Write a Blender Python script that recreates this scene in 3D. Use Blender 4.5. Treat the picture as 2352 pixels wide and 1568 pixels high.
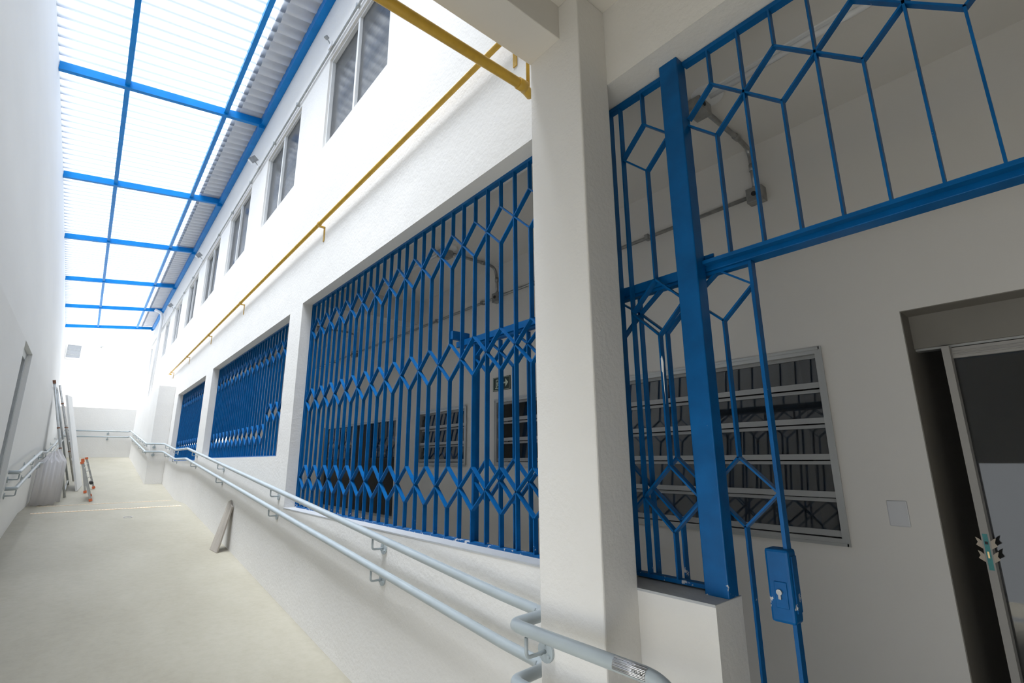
import bpy, bmesh, math, random
from mathutils import Vector, Matrix
from math import sin, cos, pi, radians
random.seed(7)
C = bpy.context.scene.collection
for o in list(bpy.data.objects): bpy.data.objects.remove(o)

# ------------------------------------------------------------------ camera, sky, exposure
S = 1.45            # metres in one survey unit; survey origin is the camera
ZO = 1.48           # camera height above the lobby floor
def U(x, y, z): return Vector((x*S, y*S, z*S+ZO))

cam_d = bpy.data.cameras.new('camera'); cam = bpy.data.objects.new('camera', cam_d); C.objects.link(cam)
cam_d.sensor_width = 36.0; cam_d.lens = 17.447; cam_d.clip_start = 0.02; cam_d.clip_end = 200
r0 = Vector((0.7645212, -0.6445612, -0.0069492)); r1 = Vector((0.1434189, 0.1806014, -0.9730437)); r2 = Vector((0.6284413, 0.7429159, 0.2305159))
M = Matrix((r0, -r1, -r2)).transposed().to_4x4(); M.translation = U(0, 0, 0)
cam.matrix_world = M
bpy.context.scene.camera = cam

sc = bpy.context.scene
sc.view_settings.view_transform = 'Standard'; sc.view_settings.look = 'None'
sc.view_settings.gamma = 1.0; sc.view_settings.use_curve_mapping = False
sc.view_settings.exposure = 0.85
w = bpy.data.worlds.new('sky'); sc.world = w; w.use_nodes = True
nt = w.node_tree; nt.nodes.clear()
bg = nt.nodes.new('ShaderNodeBackground'); ow = nt.nodes.new('ShaderNodeOutputWorld')
bg.inputs[0].default_value = (0.91, 0.955, 1.0, 1); bg.inputs[1].default_value = 1.2
nt.links.new(bg.outputs[0], ow.inputs[0])

sun_d = bpy.data.lights.new('sun', 'SUN'); sun_d.energy = 10.5; sun_d.angle = radians(35); sun_d.color = (0.97, 0.985, 1.0)
sun = bpy.data.objects.new('sun', sun_d); C.objects.link(sun); sun.location = (0, 10, 20)
sun.rotation_euler = Vector((.33, .09, -.93)).to_track_quat('-Z', 'Y').to_euler()

# ------------------------------------------------------------------ materials
def nodes(name):
    m = bpy.data.materials.new(name); m.use_nodes = True
    n = m.node_tree.nodes; l = m.node_tree.links
    return m, n, l, n['Principled BSDF']
def setp(p, **k):
    for a, v in k.items(): p.inputs[a.replace('_', ' ')].default_value = v
def noise(n, l, scale, detail=4, rough=.55, src=None, stretch=None):
    tc = n.new('ShaderNodeNewGeometry'); mp = n.new('ShaderNodeMapping')
    if stretch: mp.inputs['Scale'].default_value = stretch
    l.new(tc.outputs['Position'], mp.inputs[0])
    t = n.new('ShaderNodeTexNoise'); t.inputs['Scale'].default_value = scale
    t.inputs['Detail'].default_value = detail; t.inputs['Roughness'].default_value = rough
    l.new(mp.outputs[0], t.inputs['Vector']); return t
def ramp(n, l, fac, stops):
    r = n.new('ShaderNodeValToRGB'); l.new(fac, r.inputs[0]); e = r.color_ramp.elements
    while len(e) < len(stops): e.new(.5)
    for q, (pos, col) in zip(e, stops): q.position = pos; q.color = (*col, 1)
    return r
def painted(name, col, rough=.5, bump=.0, bscale=60, var=.06, vscale=3, metal=0, spec=.5, stretch=None):
    m, n, l, p = nodes(name); setp(p, Roughness=rough, Metallic=metal); p.inputs['Specular IOR Level'].default_value = spec
    t = noise(n, l, vscale, stretch=stretch)
    a = tuple(max(0, c*(1-var)) for c in col); b = tuple(min(1, c*(1+var)) for c in col)
    r = ramp(n, l, t.outputs['Fac'], [(.3, a), (.7, b)]); l.new(r.outputs[0], p.inputs['Base Color'])
    if bump:
        b1 = noise(n, l, bscale, 6, .6); b2 = noise(n, l, bscale*.12, 3)
        ad = n.new('ShaderNodeMath'); ad.operation = 'ADD'; l.new(b1.outputs['Fac'], ad.inputs[0])
        mu = n.new('ShaderNodeMath'); mu.operation = 'MULTIPLY'; mu.inputs[1].default_value = 2.0
        l.new(b2.outputs['Fac'], mu.inputs[0]); l.new(mu.outputs[0], ad.inputs[1])
        bn = n.new('ShaderNodeBump'); bn.inputs['Strength'].default_value = bump; bn.inputs['Distance'].default_value = .004
        l.new(ad.outputs[0], bn.inputs['Height']); l.new(bn.outputs[0], p.inputs['Normal'])
    return m
PLASTER = painted('white plaster', (.81, .79, .755), .75, .6, 45, .02, 1.5, spec=.25)
PLASTER2 = painted('smooth white plaster', (.75, .72, .675), .7, .1, 60, .015, 1.2, spec=.25)
PLASTERL = painted('left wall plaster', (.82, .82, .81), .7, .3, 30, .03, 1.2, spec=.25, stretch=(1, .35, 1))
LEDGE = painted('grey white sill paint', (.48, .49, .50), .6, .5, 35, .05, 6, spec=.3)
CEIL = painted('ceiling paint', (.75, .72, .675), .8, .1, 50, .02, 1, spec=.2)
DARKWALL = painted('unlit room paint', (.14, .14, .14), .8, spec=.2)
BLUE = painted('blue enamel', (.0, .098, .30), .40, .06, 120, .18, 9, spec=.22)
def chipped(m):
    n = m.node_tree.nodes; l = m.node_tree.links; p = n['Principled BSDF']; src = p.inputs['Base Color'].links[0].from_socket
    g = n.new('ShaderNodeNewGeometry'); sx = n.new('ShaderNodeSeparateXYZ'); l.new(g.outputs['Position'], sx.inputs[0])
    mr = n.new('ShaderNodeMapRange'); mr.inputs[1].default_value = 1.06; mr.inputs[2].default_value = 1.20; mr.inputs[3].default_value = .17; mr.inputs[4].default_value = 0; l.new(sx.outputs[2], mr.inputs[0])
    t = noise(n, l, 34, 4, .6); ad = n.new('ShaderNodeMath'); ad.operation = 'ADD'; l.new(t.outputs['Fac'], ad.inputs[0]); l.new(mr.outputs[0], ad.inputs[1])
    gt_ = n.new('ShaderNodeMath'); gt_.operation = 'GREATER_THAN'; gt_.inputs[1].default_value = 1.055; l.new(sx.outputs[2], gt_.inputs[0])
    ml = n.new('ShaderNodeMath'); ml.operation = 'MULTIPLY'; l.new(ad.outputs[0], ml.inputs[0]); l.new(gt_.outputs[0], ml.inputs[1])
    r = ramp(n, l, ml.outputs[0], [(.765, (0, 0, 0)), (.775, (1, 1, 1))])
    mx = n.new('ShaderNodeMixRGB'); l.new(r.outputs[0], mx.inputs[0]); l.new(src, mx.inputs[1]); mx.inputs[2].default_value = (.55, .56, .58, 1); l.new(mx.outputs[0], p.inputs['Base Color'])
chipped(BLUE)
ROOFBLUE = painted('roof blue enamel', (.0, .22, .62), .42, .03, 90, .1, 6, spec=.25)
YELLOW = painted('yellow gas paint', (.60, .365, .045), .42, .05, 60, .14, 14)
GREY = painted('grey rail enamel', (.42, .47, .49), .33, .03, 90, .05, 8)
GALV = painted('galvanised steel', (.36, .36, .35), .38, .05, 120, .15, 25, metal=.75)
GALVP = painted('pale galvanised tube', (.50, .52, .52), .45, .05, 80, .12, 12, metal=.35)
ALU = painted('anodised aluminium', (.52, .52, .50), .35, .02, 200, .03, 5, metal=.55)
SASH = painted('dull aluminium sash', (.40, .40, .39), .45, .02, 200, .04, 5, metal=.3)
WHITEALU = painted('white coated aluminium', (.80, .80, .79), .4, .02, 200, .03, 5)
RUST = painted('rusty joint', (.22, .10, .06), .8, .3, 90, .4, 30)
RUBBER = painted('black rubber', (.03, .03, .03), .6)
ORANGE = painted('orange plastic', (.75, .17, .06), .5)
WHITEP = painted('white plastic', (.82, .82, .82), .45)
SWITCHP = painted('light grey plastic', (.62, .62, .63), .4)
TEAL = painted('teal protective film', (.02, .26, .26), .4, .1, 80, .2, 40)
BRASS = painted('worn brass', (.62, .45, .22), .35, metal=.8)
TAPE = painted('torn masking tape', (.60, .52, .42), .8, .3, 80)
STEEL = painted('brushed steel plate', (.68, .68, .69), .28, .1, 150, .08, 60, metal=.9)
BLACK = painted('black print', (.02, .02, .02), .6)
SIGNG = painted('dark sign green', (.012, .03, .022), .35)
SIGNW = painted('pale luminous print', (.66, .72, .58), .5)
WOOD = painted('weathered board', (.40, .36, .31), .75, .4, 60, .2, 6, stretch=(1, 1, .15))
FOAM = painted('white board', (.84, .84, .83), .6, .1, 40, .03, 2)
STRIP = painted('pale orange strip', (.80, .60, .40), .7, .2, 60, .25, 18)

def concrete():
    m, n, l, p = nodes('beige painted concrete'); setp(p, Roughness=.55); p.inputs['Specular IOR Level'].default_value = .35
    t1 = noise(n, l, 1.4, 8, .65, stretch=(1, .55, 1)); t2 = noise(n, l, 18, 5, .7)
    r = ramp(n, l, t1.outputs['Fac'], [(.25, (.335, .305, .235)), (.5, (.385, .355, .28)), (.75, (.43, .40, .325))])
    r2 = ramp(n, l, t2.outputs['Fac'], [(.3, (.9, .9, .88)), (.6, (1, 1, 1))])
    mx = n.new('ShaderNodeMixRGB'); mx.blend_type = 'MULTIPLY'; mx.inputs[0].default_value = .8
    l.new(r.outputs[0], mx.inputs[1]); l.new(r2.outputs[0], mx.inputs[2]); l.new(mx.outputs[0], p.inputs['Base Color'])
    b = noise(n, l, 30, 6, .6); bn = n.new('ShaderNodeBump'); bn.inputs['Strength'].default_value = .25; bn.inputs['Distance'].default_value = .004
    l.new(b.outputs['Fac'], bn.inputs['Height']); l.new(bn.outputs[0], p.inputs['Normal'])
    return m
CONC = concrete()
def translucent():
    """corrugated plastic: mostly clear to light, partly milky, with the shading of the corrugation painted darker into its valleys"""
    m = bpy.data.materials.new('translucent roof sheet'); m.use_nodes = True
    n = m.node_tree.nodes; l = m.node_tree.links; n.clear()
    out = n.new('ShaderNodeOutputMaterial'); tl = n.new('ShaderNodeBsdfTranslucent'); tp = n.new('ShaderNodeBsdfTransparent')
    df = n.new('ShaderNodeBsdfDiffuse'); mx = n.new('ShaderNodeMixShader'); m2 = n.new('ShaderNodeMixShader')
    df.inputs[0].default_value = (.85, .9, .95, 1)
    g = n.new('ShaderNodeNewGeometry'); sx = n.new('ShaderNodeSeparateXYZ'); l.new(g.outputs['Position'], sx.inputs[0])
    def mt(op, a, b=None):
        q = n.new('ShaderNodeMath'); q.operation = op
        for k, v in enumerate((a, b)):
            if v is None: continue
            if isinstance(v, (int, float)): q.inputs[k].default_value = v
            else: l.new(v, q.inputs[k])
        return q.outputs[0]
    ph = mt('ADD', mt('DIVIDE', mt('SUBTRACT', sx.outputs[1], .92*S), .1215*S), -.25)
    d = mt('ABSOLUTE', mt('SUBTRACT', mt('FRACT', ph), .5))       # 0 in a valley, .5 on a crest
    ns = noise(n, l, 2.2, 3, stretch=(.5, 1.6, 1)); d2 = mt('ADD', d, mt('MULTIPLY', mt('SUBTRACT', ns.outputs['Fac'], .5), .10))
    r = ramp(n, l, d2, [(.07, (.28, .32, .40)), (.36, (.95, .975, 1.0))])  # valleys tinted darker so the shading of the corrugation shows
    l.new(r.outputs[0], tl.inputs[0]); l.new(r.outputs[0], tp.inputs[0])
    mx.inputs[0].default_value = .65; l.new(tl.outputs[0], mx.inputs[1]); l.new(df.outputs[0], mx.inputs[2])
    m2.inputs[0].default_value = .62; l.new(mx.outputs[0], m2.inputs[1]); l.new(tp.outputs[0], m2.inputs[2])
    l.new(m2.outputs[0], out.inputs[0]); return m
SHEET = translucent()
METALSHEET = painted('white metal roof sheet', (.72, .72, .73), .5, .03, 60, .06, 5)
def soft_plastic():
    m, n, l, p = nodes('milky plastic sheet'); setp(p, Roughness=.35); p.inputs['Base Color'].default_value = (.82, .80, .80, 1)
    tl = n.new('ShaderNodeBsdfTranslucent'); tl.inputs[0].default_value = (.85, .84, .85, 1); mx = n.new('ShaderNodeMixShader'); mx.inputs[0].default_value = .45
    l.new(p.outputs[0], mx.inputs[1]); l.new(tl.outputs[0], mx.inputs[2]); l.new(mx.outputs[0], n['Material Output'].inputs[0]); return m
MILKY = soft_plastic()
def glass(name, tint, trans, refl=1.1, rough=.02):
    m = bpy.data.materials.new(name); m.use_nodes = True
    n = m.node_tree.nodes; l = m.node_tree.links; n.clear()
    out = n.new('ShaderNodeOutputMaterial'); tp = n.new('ShaderNodeBsdfTransparent'); gl = n.new('ShaderNodeBsdfGlossy')
    df = n.new('ShaderNodeBsdfDiffuse'); a = n.new('ShaderNodeMixShader'); b = n.new('ShaderNodeMixShader'); fr = n.new('ShaderNodeFresnel')
    tp.inputs[0].default_value = (*tint, 1); df.inputs[0].default_value = (.26, .26, .26, 1); gl.inputs['Roughness'].default_value = rough
    fr.inputs[0].default_value = 1.52
    a.inputs[0].default_value = trans; l.new(df.outputs[0], a.inputs[1]); l.new(tp.outputs[0], a.inputs[2])
    mt = n.new('ShaderNodeMath'); mt.operation = 'MULTIPLY'; mt.inputs[1].default_value = refl; mt.use_clamp = True
    l.new(fr.outputs[0], mt.inputs[0]); l.new(mt.outputs[0], b.inputs[0]); l.new(a.outputs[0], b.inputs[1]); l.new(gl.outputs[0], b.inputs[2])
    l.new(b.outputs[0], out.inputs[0]); return m
GLASS = glass('window glass', (.75, .76, .77), .93)
GLASSUP = glass('dusty window glass', (.72, .74, .76), .68, .45, .12)

# ------------------------------------------------------------------ mesh helpers (survey units in, metres out)
ORG = {}
class MB:
    def __init__(s): s.v = []; s.f = []
    def quad(s, *p):
        b = len(s.v); s.v += [U(*q) for q in p]; s.f.append(tuple(range(b, b+len(p))))
    def box(s, x0, x1, y0, y1, z0, z1):
        b = len(s.v)
        for x in (x0, x1):
            for y in (y0, y1):
                for z in (z0, z1): s.v.append(U(x, y, z))
        for f in ((0, 1, 3, 2), (4, 6, 7, 5), (0, 4, 5, 1), (2, 3, 7, 6), (0, 2, 6, 4), (1, 5, 7, 3)): s.f.append(tuple(b+i for i in f))
        return s
    def prism(s, pts, off):          # polygon pts (units) extruded by the unit vector off
        n = len(pts); b = len(s.v); o = Vector(off)
        s.v += [U(*p) for p in pts] + [U(*(Vector(p)+o)) for p in pts]
        s.f.append(tuple(b+i for i in reversed(range(n)))); s.f.append(tuple(b+n+i for i in range(n)))
        for i in range(n): j = (i+1) % n; s.f.append((b+i, b+j, b+n+j, b+n+i))
        return s
    def bar(s, p, q, t, x0, x1):     # flat bar in a y-z plane between p and q (y, z), thickness t, from x0 to x1
        d = Vector((q[0]-p[0], q[1]-p[1])); L = d.length; d /= L; n = Vector((-d.y, d.x))*t/2
        c = [(p[0]+n.x, p[1]+n.y), (p[0]-n.x, p[1]-n.y), (q[0]-n.x, q[1]-n.y), (q[0]+n.x, q[1]+n.y)]
        return s.prism([(x0, a, b) for a, b in c], (x1-x0, 0, 0))
    def beam(s, p, q, w, h, up=(0, 0, 1)):   # rectangular beam whose centre line is p-q
        p = Vector(p); q = Vector(q); d = (q-p).normalized(); a = d.cross(Vector(up)).normalized(); u = a.cross(d).normalized()
        c = [p+a*w/2+u*h/2, p-a*w/2+u*h/2, p-a*w/2-u*h/2, p+a*w/2-u*h/2]
        return s.prism([tuple(k) for k in c], tuple(q-p))
    def tube(s, pts, r, n=12, caps=True, bend=0.0, seg=6):
        P = [Vector(p) for p in pts]
        if bend:
            out = [P[0]]
            for i in range(1, len(P)-1):
                a, b, c = P[i-1], P[i], P[i+1]; la = (a-b).length; lc = (c-b).length; k = min(bend, la*.49, lc*.49)
                s0 = b+(a-b).normalized()*k; s1 = b+(c-b).normalized()*k
                for t in range(seg+1):
                    t /= seg; out.append(s0*(1-t)**2+b*2*t*(1-t)+s1*t*t)
            out.append(P[-1]); P = out
        b0 = len(s.v); t0 = (P[1]-P[0]).normalized()
        ref = Vector((0, 0, 1)) if abs(t0.z) < .9 else Vector((1, 0, 0)); nrm = t0.cross(ref).normalized()
        for i, p in enumerate(P):
            t = (P[min(i+1, len(P)-1)]-P[max(i-1, 0)]).normalized()
            nrm = (nrm-t*nrm.dot(t)).normalized(); bn = t.cross(nrm)
            for k in range(n):
                a = 2*pi*k/n; s.v.append(U(*(p+(nrm*cos(a)+bn*sin(a))*r)))
        for i in range(len(P)-1):
            for k in range(n):
                a = b0+i*n+k; c = b0+i*n+(k+1) % n; s.f.append((a, c, c+n, a+n))
        if caps:
            s.f.append(tuple(b0+k for k in reversed(range(n)))); e = b0+(len(P)-1)*n; s.f.append(tuple(e+k for k in range(n)))
        return s
    def disc(s, c, axis, r, t, n=20): # short cylinder centred at c
        a = Vector(axis).normalized(); c = Vector(c); return s.tube([c-a*t/2, c+a*t/2], r, n)
    def build(s, name, mat, parent=None, smooth=False, bev=0.0, **props):
        me = bpy.data.meshes.new(name)
        if parent is None:
            lo = Vector((min(v[i] for v in s.v) for i in range(3))); hi = Vector((max(v[i] for v in s.v) for i in range(3)))
            o0 = Vector(((lo.x+hi.x)/2, (lo.y+hi.y)/2, lo.z))
        else: o0 = ORG[parent.name]
        me.from_pydata([v-o0 for v in s.v], [], s.f); me.update()
        bm = bmesh.new(); bm.from_mesh(me); bmesh.ops.recalc_face_normals(bm, faces=bm.faces); bm.to_mesh(me); bm.free()
        if smooth:
            for p in me.polygons: p.use_smooth = len(p.vertices) == 4
        me.materials.append(mat)
        o = bpy.data.objects.new(name, me); C.objects.link(o)
        if parent is None: o.location = o0
        else: o.parent = parent
        ORG[o.name] = o0
        if bev:
            b = o.modifiers.new('edge', 'BEVEL'); b.width = bev; b.segments = 2; b.limit_method = 'ANGLE'; b.angle_limit = radians(40)
        for k, v in props.items(): o[k] = v
        return o
def thing(name, loc, label=None, category=None, group=None, kind=None):
    o = bpy.data.objects.new(name, None); o.empty_display_size = .05; C.objects.link(o); o.location = U(*loc); ORG[o.name] = U(*loc)
    if label: o['label'] = label
    if category: o['category'] = category
    if group: o['group'] = group
    if kind: o['kind'] = kind
    return o
def struct(mb, name, mat, **k):
    return mb.build(name, mat, kind='structure', **k)

def wall_cells(mb, P, us, vs, holes, depth, reveal=True):
    """front face P(u,v,0), back face P(u,v,1); holes as (u0,u1,v0,v1)"""
    us = sorted(set(us+[h[0] for h in holes]+[h[1] for h in holes])); vs = sorted(set(vs+[h[2] for h in holes]+[h[3] for h in holes]))
    def solid(i, j):
        if i < 0 or j < 0 or i >= len(us)-1 or j >= len(vs)-1: return None
        u = (us[i]+us[i+1])/2; v = (vs[j]+vs[j+1])/2
        return not any(h[0] < u < h[1] and h[2] < v < h[3] for h in holes)
    for i in range(len(us)-1):
        for j in range(len(vs)-1):
            if not solid(i, j): continue
            a, b, c, d = us[i], us[i+1], vs[j], vs[j+1]
            for k in (0, 1): mb.quad(P(a, c, k), P(b, c, k), P(b, d, k), P(a, d, k))
            if not solid(i-1, j): mb.quad(P(a, c, 0), P(a, d, 0), P(a, d, 1), P(a, c, 1))
            if not solid(i+1, j): mb.quad(P(b, c, 0), P(b, d, 0), P(b, d, 1), P(b, c, 1))
            if not solid(i, j-1): mb.quad(P(a, c, 0), P(b, c, 0), P(b, c, 1), P(a, c, 1))
            if not solid(i, j+1): mb.quad(P(a, d, 0), P(b, d, 0), P(b, d, 1), P(a, d, 1))

FP = [(-4.5, -1.02), (.93, -1.02), (7.1, -.486), (8.1, -.486), (13.88, .097), (17.2, .097)]
def fz(y):
    for (a, b), (c, d) in zip(FP, FP[1:]):
        if y <= c: return b+(d-b)*(y-a)/(c-a)
    return FP[-1][1]

# ------------------------------------------------------------------ floors
mb = MB()
for (a, b), (c, d) in zip(FP, FP[1:]):
    n = max(1, int((c-a)/.8))
    for i in range(n):
        y0 = a+(c-a)*i/n; y1 = a+(c-a)*(i+1)/n
        mb.quad((-1.0, y0, fz(y0)), (1.02, y0, fz(y0)), (1.02, y1, fz(y1)), (-1.0, y1, fz(y1)))
mb.quad((1.02, -4.5, -1.02), (5.2, -4.5, -1.02), (5.2, 10.4, -1.02), (1.02, 10.4, -1.02))
struct(mb, 'floor', CONC)

# ------------------------------------------------------------------ right facade wall
UPW = [(2.26+1.66*i, 3.28+1.66*i) for i in range(3)]+[(7.22, 8.20), (8.88, 9.80), (10.60, 11.45), (12.30, 13.02), (15.55, 16.12)]
UZ0, UZ1 = 2.18, 2.935
holes = [(.564, .82, -.285, 1.044), (-1.35, .564, -1.02, 1.044), (.95, 3.39, -.285, 1.044), (3.66, 6.48, .03, 1.03), (6.9, 9.2, .01, 1.01)]
holes += [(a, b, UZ0, UZ1) for a, b in UPW]
mb = MB()
wall_cells(mb, lambda y, z, k: (1.0+.108*k, y, z), [-4.5, 17.07], [-1.1, 4.0], holes, .108)
struct(mb, 'wall_right', PLASTER)

# column and beam
struct(MB().box(.882, 1.003, .75, .947, -1.02, 1.2955), 'trim_1', PLASTER, bev=.006)
struct(MB().box(-.75, .884, .82, .947, 1.18, 1.36), 'trim_2', PLASTER2, bev=.004)
# lobby slab over the camera, verandah ceiling
struct(MB().box(-.75, 1.0, -4.5, .90, 1.2955, 1.5), 'ceiling_lobby', CEIL)
struct(MB().box(1.108, 5.2, -4.5, 10.4, 1.292, 1.42), 'ceiling_verandah', CEIL)
mb = MB()
for y in (3.58, 6.66, 9.3): mb.box(1.108, 2.0, y, y+.16, 1.11, 1.292)
mb.box(1.108, 2.0, -1.6, -1.45, 1.05, 1.292)
struct(mb, 'trim_3', PLASTER2)

# inner wall of the verandah
IH = [(.625, 1.75, -.286, .385), (1.90, 2.53, -.036, .371), (2.855, 3.51, -.038, .365), (3.90, 5.60, -.47, .35), (-.62, .377, -1.02, .467), (6.6, 7.3, -.04, .36), (7.8, 9.0, -.47, .35)]
mb = MB(); wall_cells(mb, lambda y, z, k: (2.0+.10*k, y, z), [-4.5, 10.4], [-1.02, 1.292], IH, .1)
struct(mb, 'wall_verandah', PLASTER2)
# rooms behind
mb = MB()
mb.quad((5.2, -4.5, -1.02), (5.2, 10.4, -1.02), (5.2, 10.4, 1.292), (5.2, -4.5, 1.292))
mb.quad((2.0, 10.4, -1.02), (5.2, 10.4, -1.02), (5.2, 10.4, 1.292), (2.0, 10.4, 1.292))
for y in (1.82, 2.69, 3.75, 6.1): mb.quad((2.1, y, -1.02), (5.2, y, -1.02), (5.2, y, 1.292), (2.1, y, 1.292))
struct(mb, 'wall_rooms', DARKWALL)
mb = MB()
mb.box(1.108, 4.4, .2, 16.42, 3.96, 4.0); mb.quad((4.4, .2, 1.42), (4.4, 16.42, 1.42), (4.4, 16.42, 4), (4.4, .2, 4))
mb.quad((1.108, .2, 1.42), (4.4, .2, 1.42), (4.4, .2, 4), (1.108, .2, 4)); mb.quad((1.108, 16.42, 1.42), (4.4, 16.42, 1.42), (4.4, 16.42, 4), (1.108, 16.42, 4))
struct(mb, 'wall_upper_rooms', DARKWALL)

# back of the lobby
struct(MB().box(-.75, 5.2, -4.6, -4.5, -1.02, 1.5), 'wall_back', PLASTER2)
# unseen wall added above the lobby to shade the near ramp and roof
struct(MB().box(-.75, 1.0, .80, .90, 1.5, 4.0), 'wall_shade_upper', PLASTER)

# left wall: plumb near the camera, leaning slightly outward towards the far roof edge, with a doorway
def sm(t): t = max(0, min(1, t)); return t*t*(3-2*t)
TOPX = [(-4.5, -.60), (5.23, -.634), (7.4, -.652), (9.56, -.68), (11.87, -.712), (14.1, -.755), (16.2, -.792), (16.6, -.80)]
def leftx(y, z):
    for (a, b), (c, d) in zip(TOPX, TOPX[1:]):
        if y <= c: top = b+(d-b)*(y-a)/(c-a); break
    else: top = TOPX[-1][1]
    t = (z-.1)/(3.28-.1); far = -.41+(top+.41)*max(t, 0)
    near = -.41+(top+.41)*max((z-.85)/(3.28-.85), 0)
    k = sm((y-6)/8.0)
    return near*(1-k)+far*k
mb = MB()
ys = [-4.5, -2, 0, 1.5, 3, 4]+[4.4+.6*i for i in range(21)]; zs = [-1.1, -.6, -.1]+[.3+.25*i for i in range(14)]
wall_cells(mb, lambda y, z, k: (leftx(y, z)-.13*k, y, z), ys+[17.07], zs, [(4.67, 5.28, -1.0, .815), (-1.3, 1.3, -1.02, -.05)], .13)  # second hole: unseen opening added to let light into the lobby
struct(mb, 'wall_left', PLASTERL)
d = thing('door_1', (-.48, 4.97, fz(4.97)), kind='structure')
MB().box(-.475, -.44, 5.215, 5.28, fz(5.25), .815).box(-.475, -.44, 4.67, 5.215, .76, .815).build('door_frame', GALVP, d)
MB().box(-.51, -.48, 4.67, 5.215, fz(4.9), .76).build('door_leaf', painted('grey door paint', (.32, .34, .37), .5), d)

# end wall with its ledge, and the thick block on the right
mb = MB()
EW = [(-.70, -.428, 2.61, 2.985)]
wall_cells(mb, lambda x, z, k: (x, 16.95+.12*k, z), [-1.1, 1.0], [1.0, 4.0], EW, .12)
mb.box(-1.1, 1.0, 13.88, 16.95, .0, 1.13)
struct(mb, 'wall_end', PLASTER)
struct(MB().box(.776, 1.0, 9.62, 13.89, -.5, 1.183), 'wall_block', PLASTER, bev=.006)
wn = thing('window_9', (-.55, 16.95, 2.61), kind='structure')
mb = MB()
for z0 in (2.61, 2.973): mb.box(-.712, -.416, 16.935, 16.96, z0-.008, z0+.020)
mb.box(-.428, -.416, 16.935, 16.96, 2.63, 2.965).box(-.712, -.70, 16.935, 16.96, 2.63, 2.965); mb.build('window_frame', WHITEALU, wn)
MB().box(-.70, -.428, 16.98, 16.985, 2.61, 2.985).build('pane', GLASSUP, wn)
mb = MB()
for z in (2.71, 2.84): mb.box(-.70, -.428, 16.968, 16.98, z, z+.012)
mb.build('glazing_bar', ALU, wn)

# ------------------------------------------------------------------ roof canopy
SL = .125
def rz(x): return 3.485-SL*(1.0-x)
RAFT = [.95, 3.08, 5.23, 7.40, 9.56, 11.87, 14.05, 16.2]
roof = thing('roof_canopy', (0, 8.5, 3.3), 'blue steel canopy frame with white corrugated sheets over the ramp', 'roof')
for i, y in enumerate(RAFT):
    xl = leftx(y, 3.3)+.002
    mb = MB(); mb.prism([(xl, y, rz(xl)), (.999, y, rz(.999)), (.999, y, rz(.999)+.075), (xl, y, rz(xl)+.075)], (0, .045, 0)); mb.build('rafter', ROOFBLUE, roof)
for x in (-.19, .60):
    mb = MB(); mb.box(x, x+.038, .97, 16.24, rz(x)+.022, rz(x)+.077); mb.build('purlin', ROOFBLUE, roof)
mb = MB(); mb.box(.945, .999, .95, 16.24, 3.485, 3.575); mb.build('edge_beam', ROOFBLUE, roof)
def corrugated(mb, x0, x1, y0, y1, zoff, pitch=.1215, amp=.019, n=12):
    N = int((y1-y0)/pitch*n); rows = []
    for i in range(N+1):
        y = y0+(y1-y0)*i/N; a = 2*pi*(y-y0)/pitch; h = amp*math.tanh(1.6*sin(a))/math.tanh(1.6)
        rows.append((len(mb.v), len(mb.v)+1)); mb.v += [U(x0, y, rz(x0)+zoff+h), U(x1, y, rz(x1)+zoff+h)]
    for (a, b), (c, d) in zip(rows, rows[1:]): mb.f.append((a, b, d, c))
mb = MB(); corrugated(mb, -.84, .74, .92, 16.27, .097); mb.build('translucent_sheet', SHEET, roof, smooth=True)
mb = MB(); corrugated(mb, .70, .998, .92, 16.27, .110, amp=.026); mb.build('metal_sheet', METALSHEET, roof, smooth=True)
for y in RAFT[1:]: MB().prism([(.93, y+.01, rz(.93)-.03), (.985, y+.01, rz(.985)-.03), (.985, y+.01, rz(.985)+.02), (.93, y+.01, rz(.93)+.02)], (0, .012, 0)).build('gusset_plate', ROOFBLUE, roof)

# ------------------------------------------------------------------ windows of the facade
def sash_window(n, xg, y0, y1, z0, z1, split=.5, mat=GLASSUP, fm=WHITEALU, fw=.018, lip=True):
    wdw = thing('window_%d' % n, (xg, (y0+y1)/2, z0), kind='structure')
    mb = MB(); a, b = xg-.012, xg+.02
    mb.box(a, b, y0, y0+fw, z0, z1).box(a, b, y1-fw, y1, z0, z1).box(a, b, y0+fw, y1-fw, z0, z0+fw).box(a, b, y0+fw, y1-fw, z1-fw, z1)
    ym = y0+(y1-y0)*split; mb.box(a-.004, b, ym-.014, ym+.014, z0+fw, z1-fw)
    mb.build('window_frame', fm, wdw)
    MB().box(xg+.004, xg+.008, y0+fw, ym-.014, z0+fw, z1-fw).build('pane', mat, wdw)
    MB().box(xg+.012, xg+.016, ym+.014, y1-fw, z0+fw, z1-fw).build('pane', mat, wdw)
    return wdw
for i, (a, b) in enumerate(UPW):
    wdw = sash_window(i+1, 1.028, a, b, UZ0, UZ1)
    if i < 2:   # security bars standing just inside the glass
        mb = MB()
        for k in range(5):
            z = UZ0+.07+.125*k; mb.box(1.085, 1.092, a+.02, b-.02, z, z+.03); mb.box(1.085, 1.092, a+.02, b-.02, z+.045, z+.055)
        mb.box(1.083, 1.094, a+.45, a+.475, UZ0+.03, UZ1-.12); mb.build('inner_bars', ALU, wdw)

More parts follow.
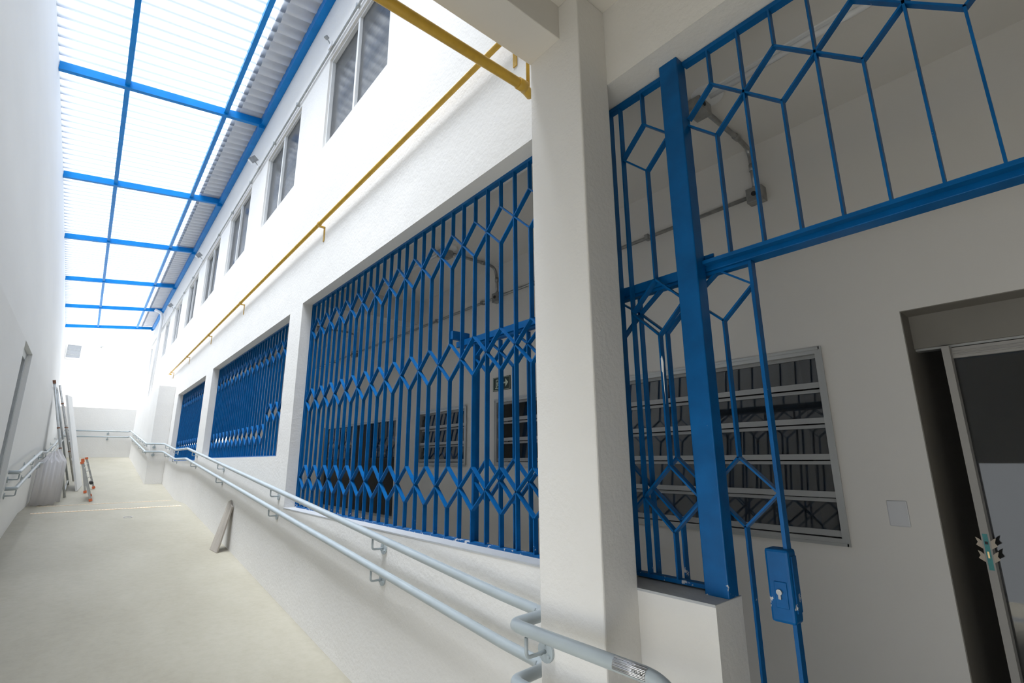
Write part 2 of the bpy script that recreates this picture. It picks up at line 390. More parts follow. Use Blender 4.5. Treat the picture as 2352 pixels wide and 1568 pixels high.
# ------------------------------------------------------------------ grilles
BT = .0045
def grille(name, label, loc, X, y0, y1, z0, z1, yA, p, rows, split=None, skipA=(), frame=True, D=.017, sides=(1, 1)):
    g = thing(name, loc, label, 'grille')
    xa, xb = X, X+D
    if frame:
        f = MB(); f.box(xa, xb+.004, y0, y1, z1-.012, z1).box(xa, xb+.004, y0, y1, z0, z0+.009)
        if sides[0]: f.box(xa, xb+.004, y0, y0+.006, z0, z1)
        if sides[1]: f.box(xa, xb+.004, y1-.006, y1, z0, z1)
        f.build('frame', BLUE, g)
    k0 = int(math.floor((y0-yA)/p))-1; k1 = int(math.ceil((y1-yA)/p))+1
    for k in range(k0, k1+1):
        y = yA+k*p
        if y < y0+.01 or y > y1-.01: continue
        if k % 2 == 0:
            MB().box(xa, xb, y-BT/2, y+BT/2, z0+.009, z1-.012).build('straight_bar', BLUE, g)
        else:
            mb = MB(); R = sorted([(zc, h) for zc, h, lo, hi in rows if lo <= y <= hi], reverse=True); zt = z1-.012
            for zc, h in R:
                if zc+h >= z1: zt = None
                if zt is not None: mb.box(xa, xb, y-BT/2, y+BT/2, zc+h-.002, zt)
                for sg in (-1, 1):
                    ye = min(max(y+sg*p, y0), y1); q = abs(ye-y)/p
                    zu = zc+h*(1-q); zl = zc-h*(1-q)
                    mb.bar((y, min(zc+h, z1)), (ye, zu), BT, xa, xb); mb.bar((ye, zl), (y, zc-h), BT, xa, xb)
                zt = zc-h+.002
            mb.box(xa, xb, y-BT/2, y+BT/2, z0+.009, zt); mb.build('diamond_bar', BLUE, g)
    return g
ALL = (-9, 99)
RW = [(.852, .0745, *ALL), (.378, .075, *ALL), (-.101, .0745, *ALL)]
grille('window_grille', 'wide dark blue diamond-pattern window grille left of the near column', (1.075, 2.2, -.285), 1.064, .95, 3.385, -.285, 1.044, 1.408, .0812, RW)
gn = grille('window_grille', 'narrow blue grille panel between the near column and the square post', (1.095, .7, -.28), 1.085, .62, .82, -.28, 1.040, .778, .0777, [(.854, .0745, *ALL), (.383, .076, *ALL), (-.094, .076, *ALL)], sides=(0, 1))
sm_ = MB(); sm_.prism([(1.0838, .6935, .205), (1.0838, .6985, .213), (1.0838, .6985, .245), (1.0838, .695, .252), (1.0838, .692, .235)], (.0014, 0, 0)); sm_.prism([(1.0842, .6945, .13), (1.0842, .6965, .21), (1.0842, .6935, .21)], (.0008, 0, 0)); sm_.build('plaster_smear', FOAM, gn, label='dried white plaster smear')
grille('window_grille', 'middle bright blue grille with mismatched diamond rows beside the ramp', (1.075, 5, .03), 1.064, 3.665, 6.475, .03, 1.028, 4.472, .0822, [(.84, .078, *ALL), (.21, .079, 4.36, 99), (.365, .073, -9, 4.36)])
grille('window_grille', 'farthest bright blue window grille behind the ramp handrail', (1.075, 8, .01), 1.064, 6.905, 9.195, .01, 1.008, 6.99, .0822, [(.855, .073, *ALL), (.22, .07, *ALL)])
grille('transom_grille', 'dark blue transom grille above the open gateway at upper right', (1.095, 0, .45), 1.085, -1.33, .564, .457, 1.040, .5735, .0777, [(.854, .0745, *ALL)], sides=(1, 0))
po = thing('gate_post', (1.09, .59, -.285), 'thick square dark blue steel post standing on the low wall end', 'post')
MB().box(1.058, 1.1005, .565, .619, -.285, 1.044).build('post_tube', BLUE, po, bev=.004)
# track and sliding gate
tr = thing('gate_track', (1.12, 0, .458), 'horizontal blue steel gate track running behind the grilles at transom height', 'track')
MB().box(1.111, 1.150, -1.33, 1.67, .4465, .4715).build('track_beam', BLUE, tr, bev=.002)
MB().box(1.1065, 1.111, .545, .575, .4715, .486).build('track_bracket', BLUE, tr)
MB().box(1.068, 1.150, 1.63, 1.648, .4715, .505).build('support_arm', BLUE, tr)
gt = grille('sliding_gate', 'dark blue sliding gate leaf parked behind the grille with a lock box', (1.13, 1, -1.0), 1.120, .462, 1.556, -1.0, .4455, .468, .0777, [(.389, .071, *ALL), (-.073, .074, *ALL), (-.60, .074, *ALL)], D=.017, frame=False)
gt['category'] = 'gate'
MB().box(1.118, 1.139, .4635, .4715, -1.0, .4455).build('stile', BLUE, gt, bev=.001)
MB().box(1.118, 1.139, .4715, 1.545, .438, .4455).build('top_rail', BLUE, gt)
MB().box(1.118, 1.139, .4715, 1.545, -1.0, -.990).build('bottom_rail', BLUE, gt)
MB().box(1.116, 1.142, 1.545, 1.558, -1.0, .4455).build('stile', BLUE, gt, bev=.002)
lb = MB().box(1.106, 1.146, .459, .506, -.320, -.182).build('lock_box', BLUE, gt, bev=.008)
MB().box(1.1035, 1.106, .468, .492, -.292, -.243).build('cover_plate', BLUE, lb, bev=.002)
MB().disc((1.103, .482, -.262), (1, 0, 0), .0055, .008).box(1.0995, 1.106, .4795, .4845, -.275, -.263).build('lock_cylinder', GALV, lb, label='worn steel key cylinder')
MB().box(1.118, 1.14, .457, .4635, -.30, -.195).build('strike_bar', BLUE, gt)

# ------------------------------------------------------------------ sills
mb = MB()
mb.box(.9988, 1.1085, .951, 3.389, -.289, -.2838); mb.box(.9988, 1.1085, .5645, .819, -.289, -.2838)
struct(mb, 'trim_4', LEDGE)

# ------------------------------------------------------------------ handrails
RR = .0140
def bracket(rail, x, y, z, wallx, sgn=1, along='x'):
    """L bracket under a rail at (x,y,z) fixed to the wall at wallx"""
    mb = MB(); s = 1 if wallx > x else -1
    mb.tube([(x, y, z-RR), (x, y, z-.055), (wallx-.004*s, y, z-.055)], .0042, 8, bend=.012)
    b = mb.build('bracket', GREY, rail, smooth=True)
    f = MB(); f.tube([(wallx-.006*s, y, z-.055), (wallx-.0005*s, y, z-.055)], .024, 18)
    f.build('flange', GREY, b, smooth=False)
    if y > 3 or wallx < 0: return
    for a in (90, 210, 330): MB().disc((wallx-.008*s, y+.015*cos(radians(a)), z-.055+.015*sin(radians(a))), (1, 0, 0), .0038, .006, 8).build('bolt', GREY, b)
def bracket_y(rail, x, y, z, wally, s):
    mb = MB(); mb.tube([(x, y, z-RR), (x, y, z-.05), (x, wally-.004*s, z-.05)], .0042, 8, bend=.012)
    b = mb.build('bracket', GREY, rail, smooth=True)
    MB().tube([(x, wally-.006*s, z-.05), (x, wally-.0005*s, z-.05)], .022, 16).build('flange', GREY, b)
hr = thing('handrail', (.94, 4, fz(4)), 'grey double handrail climbing along the right wall of the ramp', 'handrail')
UPZ, LOZ = 0, -.118
def railz(y):   # centre of the upper rail
    pts = [(1.05, -.378), (1.17, -.368), (7.12, .150), (8.08, .150), (9.5, .266), (13.83, .652)]
    if y <= pts[0][0]: return -.378
    for (a, b), (c, d) in zip(pts, pts[1:]):
        if y <= c: return b+(d-b)*(y-a)/(c-a)
    return pts[-1][1]
def railpath(dz):
    # from the far left along the end wall, round the block, down the ramp and round the column
    return [(-.36, 13.80, .640+dz), (.70, 13.80, .640+dz), (.730, 13.76, .655+dz), (.730, 9.75, .282+dz), (.715, 9.57, .268+dz),
            (.935, 9.56, .268+dz), (.946, 9.45, .262+dz), (.946, 8.08, .150+dz), (.946, 7.12, .150+dz), (.946, 1.17, -.368+dz), (.946, 1.03, -.376+dz)]
a = railpath(0)+[(.930, .985, -.376), (.822, .975, -.374), (.818, .93, -.373), (.818, .60, -.373)]
b = railpath(LOZ)+[(.930, .985, -.376+LOZ), (.822, .975, -.374+LOZ), (.818, .93, -.373+LOZ), (.818, .60, -.373+LOZ)]
arc = [(.818, .60-.062*sin(t*pi/8), -.373+LOZ/2+.059*cos(t*pi/8)) for t in range(0, 9)]
MB().tube(a+arc[1:], RR, 18, bend=.030, seg=5).build('upper_rail', GREY, hr, smooth=True)
MB().tube(b, RR, 18, bend=.030, seg=5).build('lower_rail', GREY, hr, smooth=True)
for y in (2.0, 3.5, 5.24, 6.74, 8.3, 9.3):
    for dz in (0, LOZ): bracket(hr, .946, y, railz(y)+dz, .9995)
bracket(hr, .818, .925, -.375, .8815); bracket(hr, .818, .925, -.375+LOZ, .8815)
for y in (10.1, 11.0, 12.0, 13.0):
    for dz in (0, LOZ): bracket(hr, .730, y, .282+(y-9.75)*.0930+dz, .7755)
bracket_y(hr, .35, 13.80, .640, 13.879, 1); bracket_y(hr, .35, 13.80, .640+LOZ, 13.879, 1)
bracket_y(hr, .83, 9.565, .268, 9.619, 1); bracket_y(hr, .83, 9.565, .268+LOZ, 9.619, 1)
# braille plate wrapped over the rail, with the word on its lower edge
pc = Vector((.818, .635, -.373)); mb = MB(); A0, A1 = radians(100), radians(200); N = 10
def onrail(a, y, r): return (pc.x+r*cos(a), y, pc.z+r*sin(a))
for i in range(N):
    t0 = A0+(A1-A0)*i/N; t1 = A0+(A1-A0)*(i+1)/N
    mb.quad(onrail(t0, .599, RR*1.05), onrail(t0, .671, RR*1.05), onrail(t1, .671, RR*1.05), onrail(t1, .599, RR*1.05))
    mb.quad(onrail(t0, .599, RR*1.0), onrail(t0, .671, RR*1.0), onrail(t1, .671, RR*1.0), onrail(t1, .599, RR*1.0))
plate = mb.build('braille_plate', STEEL, hr, smooth=True, label='brushed metal braille plate')
plate.modifiers.new('thick', 'SOLIDIFY').thickness = .0008
dots = MB()
BR = ['124', '15', '24', '14', '24', '135']
for ci, cell in enumerate('x'*9):
    for r in range(3):
        for cc in range(2):
            if random.random() < .5:
                yy = .662-.0046*ci-cc*.0019; aa = radians(122+r*9); q = Vector(onrail(aa, yy, RR*1.06)); n_ = Vector((cos(aa), 0, sin(aa)))
                dots.disc(q, n_, .0006, .0006, 6)
dots.build('braille_dots', STEEL, plate)
def flat_text(body, size, origin, xdir, ydir, name, mat, parent, warp=None, ext=.0003):
    cu = bpy.data.curves.new(name, 'FONT'); cu.body = body; cu.size = 1.0; cu.extrude = 0.0; cu.resolution_u = 3
    t = bpy.data.objects.new(name, cu); C.objects.link(t); bpy.context.view_layer.update()
    dg = bpy.context.evaluated_depsgraph_get(); me = bpy.data.meshes.new_from_object(t.evaluated_get(dg)); bpy.data.objects.remove(t)
    mb = MB()
    for v in me.vertices:
        p = (warp(v.co.x*size, v.co.y*size) if warp else Vector(origin)+Vector(xdir)*v.co.x*size+Vector(ydir)*v.co.y*size); mb.v.append(U(*p))
    mb.f = [tuple(p.vertices) for p in me.polygons]
    return mb.build(name, mat, parent)
flat_text('INÍCIO', .0085, None, None, None, 'lettering', BLACK, plate, warp=lambda x, y: Vector(onrail(radians(170)-y/RR, .628-x, RR*1.085)))

hl = thing('handrail', (-.36, 9, fz(9)), 'grey double handrail on the left wall starting past the doorway', 'handrail')
for dz, nm in ((0, 'upper_rail'), (LOZ, 'lower_rail')):
    pts = [(-.405, 5.33, -.07+dz), (-.348, 5.335, -.07+dz), (-.348, 5.45, -.062+dz), (-.348, 7.5, .110+dz), (-.348, 8.5, .118+dz), (-.348, 10.0, .235+dz), (-.348, 13.78, .60+dz)]
    MB().tube(pts, RR, 14, bend=.03).build(nm, GREY, hl, smooth=True)
    for y in (5.42, 6.6, 7.7, 8.5, 9.6, 11.0, 12.4):
        zz = -.07 if y < 5.44 else (-.062+(y-5.45)*.0839 if y < 7.5 else (.114 if y <= 8.5 else .118+(y-8.5)*.09))
        bracket(hl, -.348, y, zz+dz, leftx(y, zz)+.0005)

# ------------------------------------------------------------------ yellow pipes
gp = thing('gas_pipe', (.96, 5, 1.5), 'yellow gas pipe running along the right wall above the grilles', 'pipe')
MB().tube([(.962, .96, 1.497), (.962, 10.5, 1.497), (.996, 10.5, 1.497)], .0115, 14, bend=.02).build('pipe', YELLOW, gp, smooth=True)
for y in (1.15, 3.07, 5.22, 6.85, 8.5, 10.2):
    mb = MB(); mb.box(.955, .9990, y-.010, y+.010, 1.478, 1.485); mb.box(.995, .9990, y-.010, y+.010, 1.385, 1.485)
    b = mb.build('bracket', YELLOW, gp)
    MB().tube([(.962, y-.009, 1.497), (.962, y+.009, 1.497)], .0145, 12).build('clamp', YELLOW, b)
gp2 = thing('gas_pipe', (.3, 1.0, 1.13), 'thick yellow pipe crossing overhead below the beam to the column', 'pipe')
MB().tube([(-.52, .985, 1.133), (.868, .985, 1.133), (.905, .992, 1.133), (.93, 1.0, 1.133)], .0152, 18, bend=.02).build('pipe', YELLOW, gp2, smooth=True)
MB().tube([(.865, .985, 1.133), (.895, .985, 1.133)], .0180, 18).build('elbow', YELLOW, gp2, smooth=True)
MB().tube([(.921, 1.0, 1.14), (.921, 1.0, 1.5)], .006, 10).build('riser', YELLOW, gp2, smooth=True)

# ------------------------------------------------------------------ conduit high on the facade, floodlights
cd = thing('electrical_conduit', (.98, 8, 3.0), 'thin grey conduit along the upper right wall over the high windows', 'conduit')
MB().tube([(.985, .96, 2.985), (.985, 16.2, 2.985)], .0085, 10).build('conduit_pipe', GALVP, cd, smooth=True)
for y in (1.9, 2.75, 4.0, 4.7, 5.6, 6.5, 7.3, 9.4, 10.4, 11.6): MB().box(.972, .9995, y-.008, y+.008, 2.972, 2.998).build('clamp', GALVP, cd)
for i, (y, big) in enumerate(((3.20, 0), (5.23, 1), (8.45, 1), (11.7, 1))):
    t = thing('floodlight', (.98, y, 2.99), ['small swivel floodlight bracket above the nearest high window', 'small square floodlight above the second high window', 'small floodlight between the third and fourth high windows', 'farthest small floodlight near the downpipe'][i], 'floodlight', 'floodlights along the upper wall')
    MB().box(.962, .9725, y-.03, y+.03, 2.965, 3.005).build('junction_box', WHITEP, t)
    MB().tube([(.965, y, 3.0), (.94, y, 3.03)], .005, 8).build('swivel_arm', GALV, t)
    if big:
        h = MB().beam((.895, y, 3.075), (.94, y, 3.035), .075, .016, up=(0, 1, 0)).build('lamp_head', GALV, t)
        MB().beam((.885, y, 3.05), (.928, y, 3.012), .062, .004, up=(0, 1, 0)).build('lens', WHITEP, h)
    else: MB().beam((.925, y, 3.045), (.945, y, 3.03), .03, .012, up=(0, 1, 0)).build('lamp_head', GALV, t)
dp = thing('downpipe', (.95, 13.6, 1.18), 'white rain downpipe coming down the far end of the right wall', 'pipe')
MB().tube([(.80, 13.75, 3.42), (.92, 13.72, 3.37), (.942, 13.6, 3.25), (.942, 13.6, 1.184)], .032, 14, bend=.06).build('pipe', WHITEP, dp, smooth=True)
ec = thing('electrical_conduit', (.2, 16.93, 3.0), 'thin white conduit with a box on the far end wall', 'conduit')
MB().tube([(-.035, 16.935, 3.0), (.925, 16.935, 3.0), (.97, 16.935, 3.12)], .008, 8, bend=.05).build('conduit_pipe', GALVP, ec, smooth=True)
MB().box(-.065, -.022, 16.905, 16.9499, 2.98, 3.022).build('junction_box', GALVP, ec)

# ------------------------------------------------------------------ verandah: windows, conduit, lights, sign, switch
def louvre_window(n, y0, y1, z0, z1, rows, X=2.0, tilt=.02, left=True):
    wd = thing('window_%d' % n, (X, (y0+y1)/2, z0), kind='structure'); fw = .018
    mb = MB(); a, b = X-.010, X+.045
    mb.box(a, b, y0, y0+fw, z0, z1).box(a, b, y1-fw, y1, z0, z1).box(a, b, y0+fw, y1-fw, z0, z0+fw).box(a, b, y0+fw, y1-fw, z1-fw, z1)
    mb.box(a-.003, a, y0-.006, y0+.004, z0-.006, z1+.006).box(a-.003, a, y1-.004, y1+.006, z0-.006, z1+.006).box(a-.003, a, y0, y1, z1-.004, z1+.006).box(a-.003, a, y0, y1, z0-.006, z0+.004)
    mb.build('window_frame', ALU, wd)
    h = (z1-z0-2*fw)/rows
    for k in range(rows):
        zb = z0+fw+k*h; zt = zb+h
        s = MB(); ya, yb = y0+fw+.002, y1-fw-.002
        # tilted sash: bottom pushed out
        s.beam((X+.004, ya, zb+.014), (X+.004, yb, zb+.014), .010, .020); s.beam((X+.022, ya, zt-.006), (X+.022, yb, zt-.006), .012, .012)
        s.beam((X+.022, ya+.004, zb+.014), (X+.026, ya+.004, zt-.006), .010, .008, up=(0, 1, 0)); s.beam((X+.022, yb-.004, zb+.014), (X+.026, yb-.004, zt-.006), .010, .008, up=(0, 1, 0))
        sash = s.build('sash', SASH, wd)
        g = MB(); g.prism([(X+.010, ya, zb+.022), (X+.020, ya, zt-.010), (X+.023, ya, zt-.010), (X+.013, ya, zb+.022)], (0, yb-ya, 0)); g.build('pane', GLASS, sash)
    return wd
louvre_window(10, .625, 1.75, -.286, .385, 5)
louvre_window(11, 1.90, 2.53, -.036, .371, 3)
louvre_window(12, 2.855, 3.51, -.038, .365, 3)
sash_window(13, 2.02, 3.90, 5.60, -.47, .35, .53, GLASS, ALU)
louvre_window(14, 6.6, 7.3, -.04, .36, 3)
sash_window(15, 2.02, 7.8, 9.0, -.47, .35, .5, GLASS, ALU)

vc = thing('electrical_conduit', (1.97, 3, 1.06), 'galvanised steel conduit along the verandah wall below the ceiling', 'conduit')
MB().tube([(1.982, .79, 1.060), (1.982, 9.8, 1.066)], .0085, 12).build('conduit_pipe', GALV, vc, smooth=True)
for y in (1.3, 2.15, 2.66, 3.26, 4.1, 5.4, 6.3): MB().box(1.970, 1.9995, y-.010, y+.010, 1.050, 1.076).build('clamp', GALV, vc)
LIGHTS = [(.765, 'nearest ceiling light box and bent conduit behind the transom grille'), (2.487, 'ceiling light box and bent conduit seen through the wide grille'), (4.83, 'farthest ceiling light box and conduit seen through the wide grille')]
for i, (y, lab) in enumerate(LIGHTS):
    t = thing('ceiling_light', (1.56, y, 1.2), lab, 'light', 'verandah ceiling lights')
    MB().box(1.955, 1.9995, y-.033, y+.033, 1.022, 1.086).build('junction_box', GALV, t, bev=.004)
    MB().disc((1.953, y, 1.055), (1, 0, 0), .010, .006).build('box_cap', BLACK, t)
    MB().tube([(1.972, y, 1.086), (1.972, y, 1.20), (1.955, y, 1.262), (1.90, y, 1.272), (1.60, y, 1.272)], .0095, 12, bend=.05).build('conduit_bend', GALV, t, smooth=True)
    MB().tube([(1.972, y, 1.165), (1.972, y, 1.195)], .0125, 12).tube([(1.84, y, 1.272), (1.87, y, 1.272)], .0125, 12).build('coupling', GALV, t, smooth=True)
    bx = MB().box(1.515, 1.60, y-.030, y+.030, 1.232, 1.278).build('ceiling_box', GALV, t, bev=.005)
    MB().disc((1.545, y-.031, 1.255), (0, 1, 0), .010, .003).build('knockout', BLACK, bx)
    MB().disc((1.555, y-.04, 1.285), (0, 0, 1), .055, .014, 28).build('ceiling_rose', WHITEP, t)
    sg = -1 if i == 0 else 1
    MB().tube([(1.556, y+sg*.05, 1.278), (1.556, y+sg*.92, 1.278)], .010, 12).build('light_tube', WHITEP, t, smooth=True)
    MB().box(1.535, 1.577, y+min(sg*.05, sg*.92), y+max(sg*.05, sg*.92), 1.286, 1.2918).build('batten', WHITEP, t)

sg = thing('exit_sign', (1.995, 2.467, .43), 'dark green emergency exit sign with white running figure and arrow', 'sign')
MB().box(1.994, 1.9995, 2.38, 2.554, .430, .518).build('sign_plate', SIGNG, sg)
def onsign(pts, m=sg, name='symbol'):
    mb = MB(); mb.prism([(1.9932, a, b) for a, b in pts], (.0007, 0, 0)); return mb
mb = MB()
def strip(a, b, c, d): mb.box(1.9932, 1.9939, a, b, c, d)
strip(2.384, 2.550, .5125, .5145); strip(2.384, 2.550, .4335, .4355); strip(2.384, 2.386, .4335, .5145); strip(2.548, 2.550, .4335, .5145)
mb.build('border', SIGNW, sg)
mb = MB(); mb.prism([(1.9932, a, b) for a, b in ((2.45, .481), (2.425, .481), (2.425, .492), (2.425, .503), (2.398, .4765), (2.425, .450), (2.425, .461), (2.425, .472), (2.45, .472))], (.0007, 0, 0)); mb.build('arrow', SIGNW, sg)
mb = MB(); strip(2.516, 2.522, .447, .503); strip(2.478, 2.522, .498, .504); strip(2.478, 2.483, .484, .504); strip(2.478, 2.53, .445, .4495); mb.build('door_symbol', SIGNW, sg)
mb = MB()
mb.disc((1.9935, 2.497, .493), (1, 0, 0), .0048, .0007, 14)
for p, q, t_ in (((2.499, .487), (2.505, .469), .008), ((2.500, .486), (2.488, .479), .0035), ((2.488, .479), (2.482, .484), .003), ((2.501, .485), (2.512, .481), .0035), ((2.512, .481), (2.514, .473), .003),
              ((2.505, .469), (2.493, .461), .0045), ((2.493, .461), (2.492, .450), .004), ((2.506, .469), (2.511, .458), .0045), ((2.511, .458), (2.5195, .454), .004)):
    mb.bar(p, q, t_, 1.9932, 1.9939)
mb.build('running_figure', SIGNW, sg)

MB().box(1.9935, 1.9997, .449, .503, -.215, -.1365).build('switch_plate', SWITCHP, None, bev=.006, label='blank rounded light grey cover plate on the verandah wall beside the door', category='switch plate')

# doorway at far right
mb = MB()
mb.box(2.001, 2.75, .3745, .40, -1.02, .467); mb.box(2.001, 2.1, -.62, .3745, .4645, .4675); mb.box(2.100, 2.16, -.62, .377, .352, .467); mb.box(2.100, 2.16, -.62, -.36, -1.02, .352)  # boxes covering the door recess in a darker brown grey
struct(mb, 'trim_5', painted('brown grey recess tone', (.27, .25, .22), .6, spec=.2))
dr = thing('door_2', (2.1, 0, -1.02), kind='structure')
fr = MB(); fr.box(2.112, 2.15, -.36, .377, .345, .352); fr.build('door_frame', ALU, dr)
XL = 2.075; YE = .283; TH = .028
lm = MB(); lm.box(XL, XL+.05, YE, YE+.0195, -1.01, .345); lm.box(XL+.035, XL+.05, -.34, YE, .308, .342).box(XL+.03, XL+.035, -.34, YE, .316, .320).box(XL+.03, XL+.035, -.34, YE, .326, .329).box(XL+.035, XL+.05, -.34, YE, -1.01, -.93); lm.box(XL+.035, XL+.05, -.36, -.34, -1.01, .345)
lf = lm.build('door_leaf', painted('greige door paint', (.44, .42, .39), .5, spec=.3), dr)
MB().box(XL+.042, XL+.046, -.34, YE, -.93, .308).build('pane', GLASS, lf)
MB().box(XL-.0012, XL, YE+.004, YE+.0155, -.325, -.225).build('lock_plate', TEAL, lf, label='teal filmed lock plate')
MB().box(XL-.003, XL-.001, YE+.008, YE+.012, -.292, -.274).build('latch', BRASS, lf)
MB().box(XL-.0022, XL-.001, YE+.006, YE+.013, -.254, -.246).build('latch_hole', BLACK, lf)
for sg_, y_ in ((1, YE+.0195), (-1, YE)):
    for z0 in (-.245, -.282):
        pts = [(0, 0), (.006, .006), (.013, .010), (.009, -.004), (.014, -.012), (.006, -.018), (0, -.022)]
        MB().prism([(XL-.001, y_+sg_*u, z0+v) for u, v in pts], (.0012, 0, 0)).build('masking_tape', TAPE, lf)
sp = MB(); sp.box(2.118, 2.136, .3755, .377, -.222, -.148); sp.build('strike_plate', STEEL, dr)

# ------------------------------------------------------------------ things on the ramp
# tactile strips
for y, lab in ((7.0, 'pale dotted anti-slip strip at the near edge of the ramp landing'), (7.9, 'pale dotted anti-slip strip at the far edge of the ramp landing')):
    t = thing('floor_strip', (.3, y, fz(y)), lab, 'strip')
    mb = MB(); z = fz(y); n = 46; x0 = -.315; wd = 1.26/n; y1 = y+.035
    mb.prism([(x0, y, fz(y)+.0005), (.945, y, fz(y)+.0005), (.945, y1, fz(y1)+.0005), (x0, y1, fz(y1)+.0005)], (0, 0, .0015)); mb.build('strip_base', STRIP, t)
    mb = MB()
    for i in range(n): xa = x0+wd*i+.004; mb.prism([(xa, y+.006, fz(y)+.002), (xa+wd*.5, y+.006, fz(y)+.002), (xa+wd*.5, y1-.006, fz(y1)+.002), (xa, y1-.006, fz(y1)+.002)], (0, 0, .0015))
    mb.build('raised_studs', painted('pale strip stud', (.85, .74, .60), .6), t)

# plank leaning on the right wall
mb = MB()
bA = Vector((.905, 4.655, fz(4.655)+.002)); bB = Vector((.882, 4.800, fz(4.8)+.002)); tA = Vector((.984, 4.690, -.362)); tB = Vector((.984, 4.850, -.330))
mb.prism([tuple(bA), tuple(bB), tuple(tB), tuple(tB*.55+tA*.45+Vector((0, 0, .030))), tuple(tB*.35+tA*.65+Vector((0, 0, .004))), tuple(tA)], (.0115, .002, 0))
mb.build('wooden_board', WOOD, None, label='short weathered wooden board leaning against the right ramp wall', category='board')

# scaffold frame leaning on the left wall
sf = thing('scaffold_frame', (-.1, 8.9, fz(8.6)), 'tall galvanised tube frame leaning against the left wall', 'scaffold frame')
def lean(y, zt=.995): return [(-.098, y, fz(y)+.004), (leftx(y, zt)+.030, y, zt)]
for y, zt in ((8.62, .985), (9.75, 1.05)): MB().tube(lean(y, zt), .0135, 10).build('post', GALVP, sf, smooth=True)
def at(y, t, zt=.995): a_, b_ = lean(y, zt); return tuple(Vector(a_).lerp(Vector(b_), t))
for t in (.045, .46, .985):
    MB().tube([at(8.62, t, .985), at(9.75, t, 1.05)], .009, 8).build('crossbar', GALVP, sf, smooth=True)
MB().tube([at(8.62, 1.0, .985), at(8.62, 1.03, .985)], .017, 10).build('joint', RUST, sf)
for t in (.6, .42): MB().tube([at(8.62, t, .985), at(8.62, t+.012, .985)], .016, 10).build('joint', RUST, sf)
sf2 = thing('scaffold_frame', (-.08, 10.3, fz(10.2)), 'second tube frame with brown joints behind the tall galvanised frame', 'scaffold frame')
for y, zt in ((10.15, 1.14), (10.95, 1.14)):
    b_ = [(-.05, y, fz(y)+.004), (leftx(y, zt)+.055, y, zt)]
    MB().tube(b_, .0125, 10).build('post', GALV, sf2, smooth=True)
    for t in (.3, .55, .8): MB().tube([Vector(b_[0]).lerp(Vector(b_[1]), t), Vector(b_[0]).lerp(Vector(b_[1]), t+.012)], .016, 8).build('joint', RUST, sf2)
for t in (.2, .4, .6, .8, .98):
    MB().tube([Vector((-.05, 10.15, fz(10.15)+.004)).lerp(Vector((leftx(10.15, 1.14)+.055, 10.15, 1.14)), t), Vector((-.05, 10.95, fz(10.95)+.004)).lerp(Vector((leftx(10.95, 1.14)+.055, 10.95, 1.14)), t)], .009, 8).build('crossbar', GALV, sf2, smooth=True)
# white board
mb = MB(); ya, yb = 9.12, 9.68
mb.prism([(-.008, ya, fz(ya)+.002), (.034, yb, fz(yb)+.002), (-.265, yb+.05, .93), (-.300, ya, .895)], (.022, 0, .004))
wb = mb.build('white_panel', FOAM, None, label='tall white panel leaning between the tube frames and the ladder', category='panel')
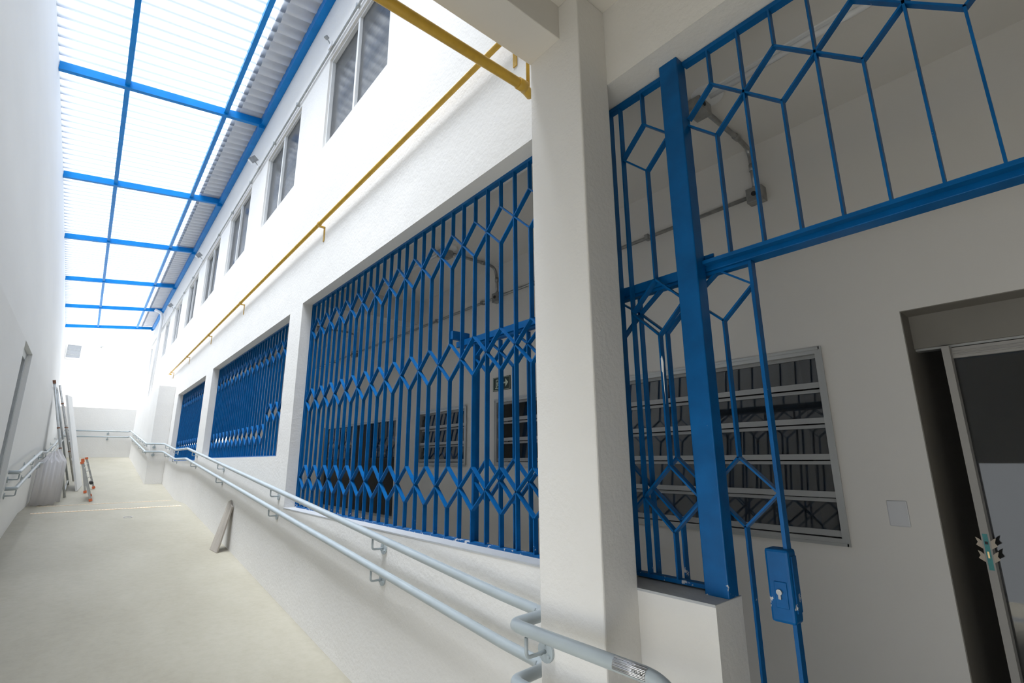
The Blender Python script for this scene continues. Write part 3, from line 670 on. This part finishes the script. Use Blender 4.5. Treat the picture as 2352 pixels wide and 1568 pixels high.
# wavy plastic sheets
def wavy(b0, b1, t0, t1, waves, amp, n=48, m=10, th=.003, ph=0.0):
    mb = MB(); grid = []
    b0, b1, t0, t1 = map(Vector, (b0, b1, t0, t1))
    for j in range(m+1):
        v = j/m; row = []
        for i in range(n+1):
            u = i/n; p = b0.lerp(b1, u).lerp(t0.lerp(t1, u), v); nrm = (b1-b0).cross(t0-b0).normalized()
            a_ = amp*(1-.35*v); p = p+nrm*a_*sin(2*pi*waves*u+ph+.9*v)+Vector((0, -.02*sin(pi*v), 0))
            if j == 0: p.z = fz(p.y)+.004+.010*(1+sin(2*pi*waves*u+ph))*.5
            row.append(len(mb.v)); mb.v.append(U(*p))
        grid.append(row)
    for a_, b_ in zip(grid, grid[1:]):
        for i in range(n): mb.f.append((a_[i], a_[i+1], b_[i+1], b_[i]))
    return mb
for k, (args, lab) in enumerate((
    (((-.385, 7.97, 0), (-.175, 8.07, 0), (-.318, 8.34, .060), (-.235, 8.22, .09), 3, .016), 'front wavy white plastic sheet slumped against the left handrail'),
    (((-.375, 8.20, 0), (-.130, 8.30, 0), (-.316, 8.56, .110), (-.230, 8.50, .16), 4, .016), 'rear wavy white plastic sheet behind the slumped front one'))):
    o = wavy(*args).build('plastic_sheet', MILKY, None, smooth=True, label=lab, category='plastic sheet', group='loose plastic sheets by the left wall')
    o.modifiers.new('thick', 'SOLIDIFY').thickness = .003
# folded ladder with orange feet
ld = thing('folding_ladder', (.12, 8.6, fz(8.5)), 'small folded aluminium ladder with orange feet standing on the ramp', 'ladder')
def rail2(name, p, q, capb=True, capt=True):
    p = Vector(p); q = Vector(q); r = MB().beam(p, q, .022, .012, up=(0, 1, 0)).build(name, ALU, ld)
    d_ = (q-p).normalized()
    if capb: MB().beam(p-d_*.004, p+d_*.028, .034, .026, up=(0, 1, 0)).build('rubber_foot', ORANGE, r)
    if capt: MB().beam(q-d_*.022, q+d_*.006, .034, .026, up=(0, 1, 0)).build('end_cap', ORANGE, r)
A = [((.155, 8.225, fz(8.225)+.008), (.005, 8.25, .0)), ((.150, 8.60, fz(8.60)+.008), (.010, 8.62, .02)), ((.185, 9.30, fz(9.3)+.008), (.045, 9.3, .06)), ((.095, 8.92, fz(8.92)+.008), (.008, 8.95, .04))]
for p, q in A: rail2('side_rail', p, q)
for t in (.2, .4, .6, .8):
    MB().tube([Vector(A[0][0]).lerp(Vector(A[0][1]), t), Vector(A[1][0]).lerp(Vector(A[1][1]), t)], .007, 8).build('rung', ALU, ld, smooth=True)
    MB().tube([Vector(A[2][0]).lerp(Vector(A[2][1]), t), Vector(A[3][0]).lerp(Vector(A[3][1]), t)], .007, 8).build('rung', ALU, ld, smooth=True)
MB().disc((.13, 8.41, -.25), (0, 1, 0), .02, .40, 14).build('hinge', RUBBER, ld)
# clear plastic lid on the floor
mb = MB(); z = fz(6.48)
mb.tube([(.433+.035*cos(a_*pi/12), 6.48+.035*sin(a_*pi/12), fz(6.48+.035*sin(a_*pi/12))+.003) for a_ in range(25)], .003, 6, caps=False)
mb.build('plastic_ring', MILKY, None, smooth=True, label='small round white plastic ring lying on the ramp floor', category='ring')
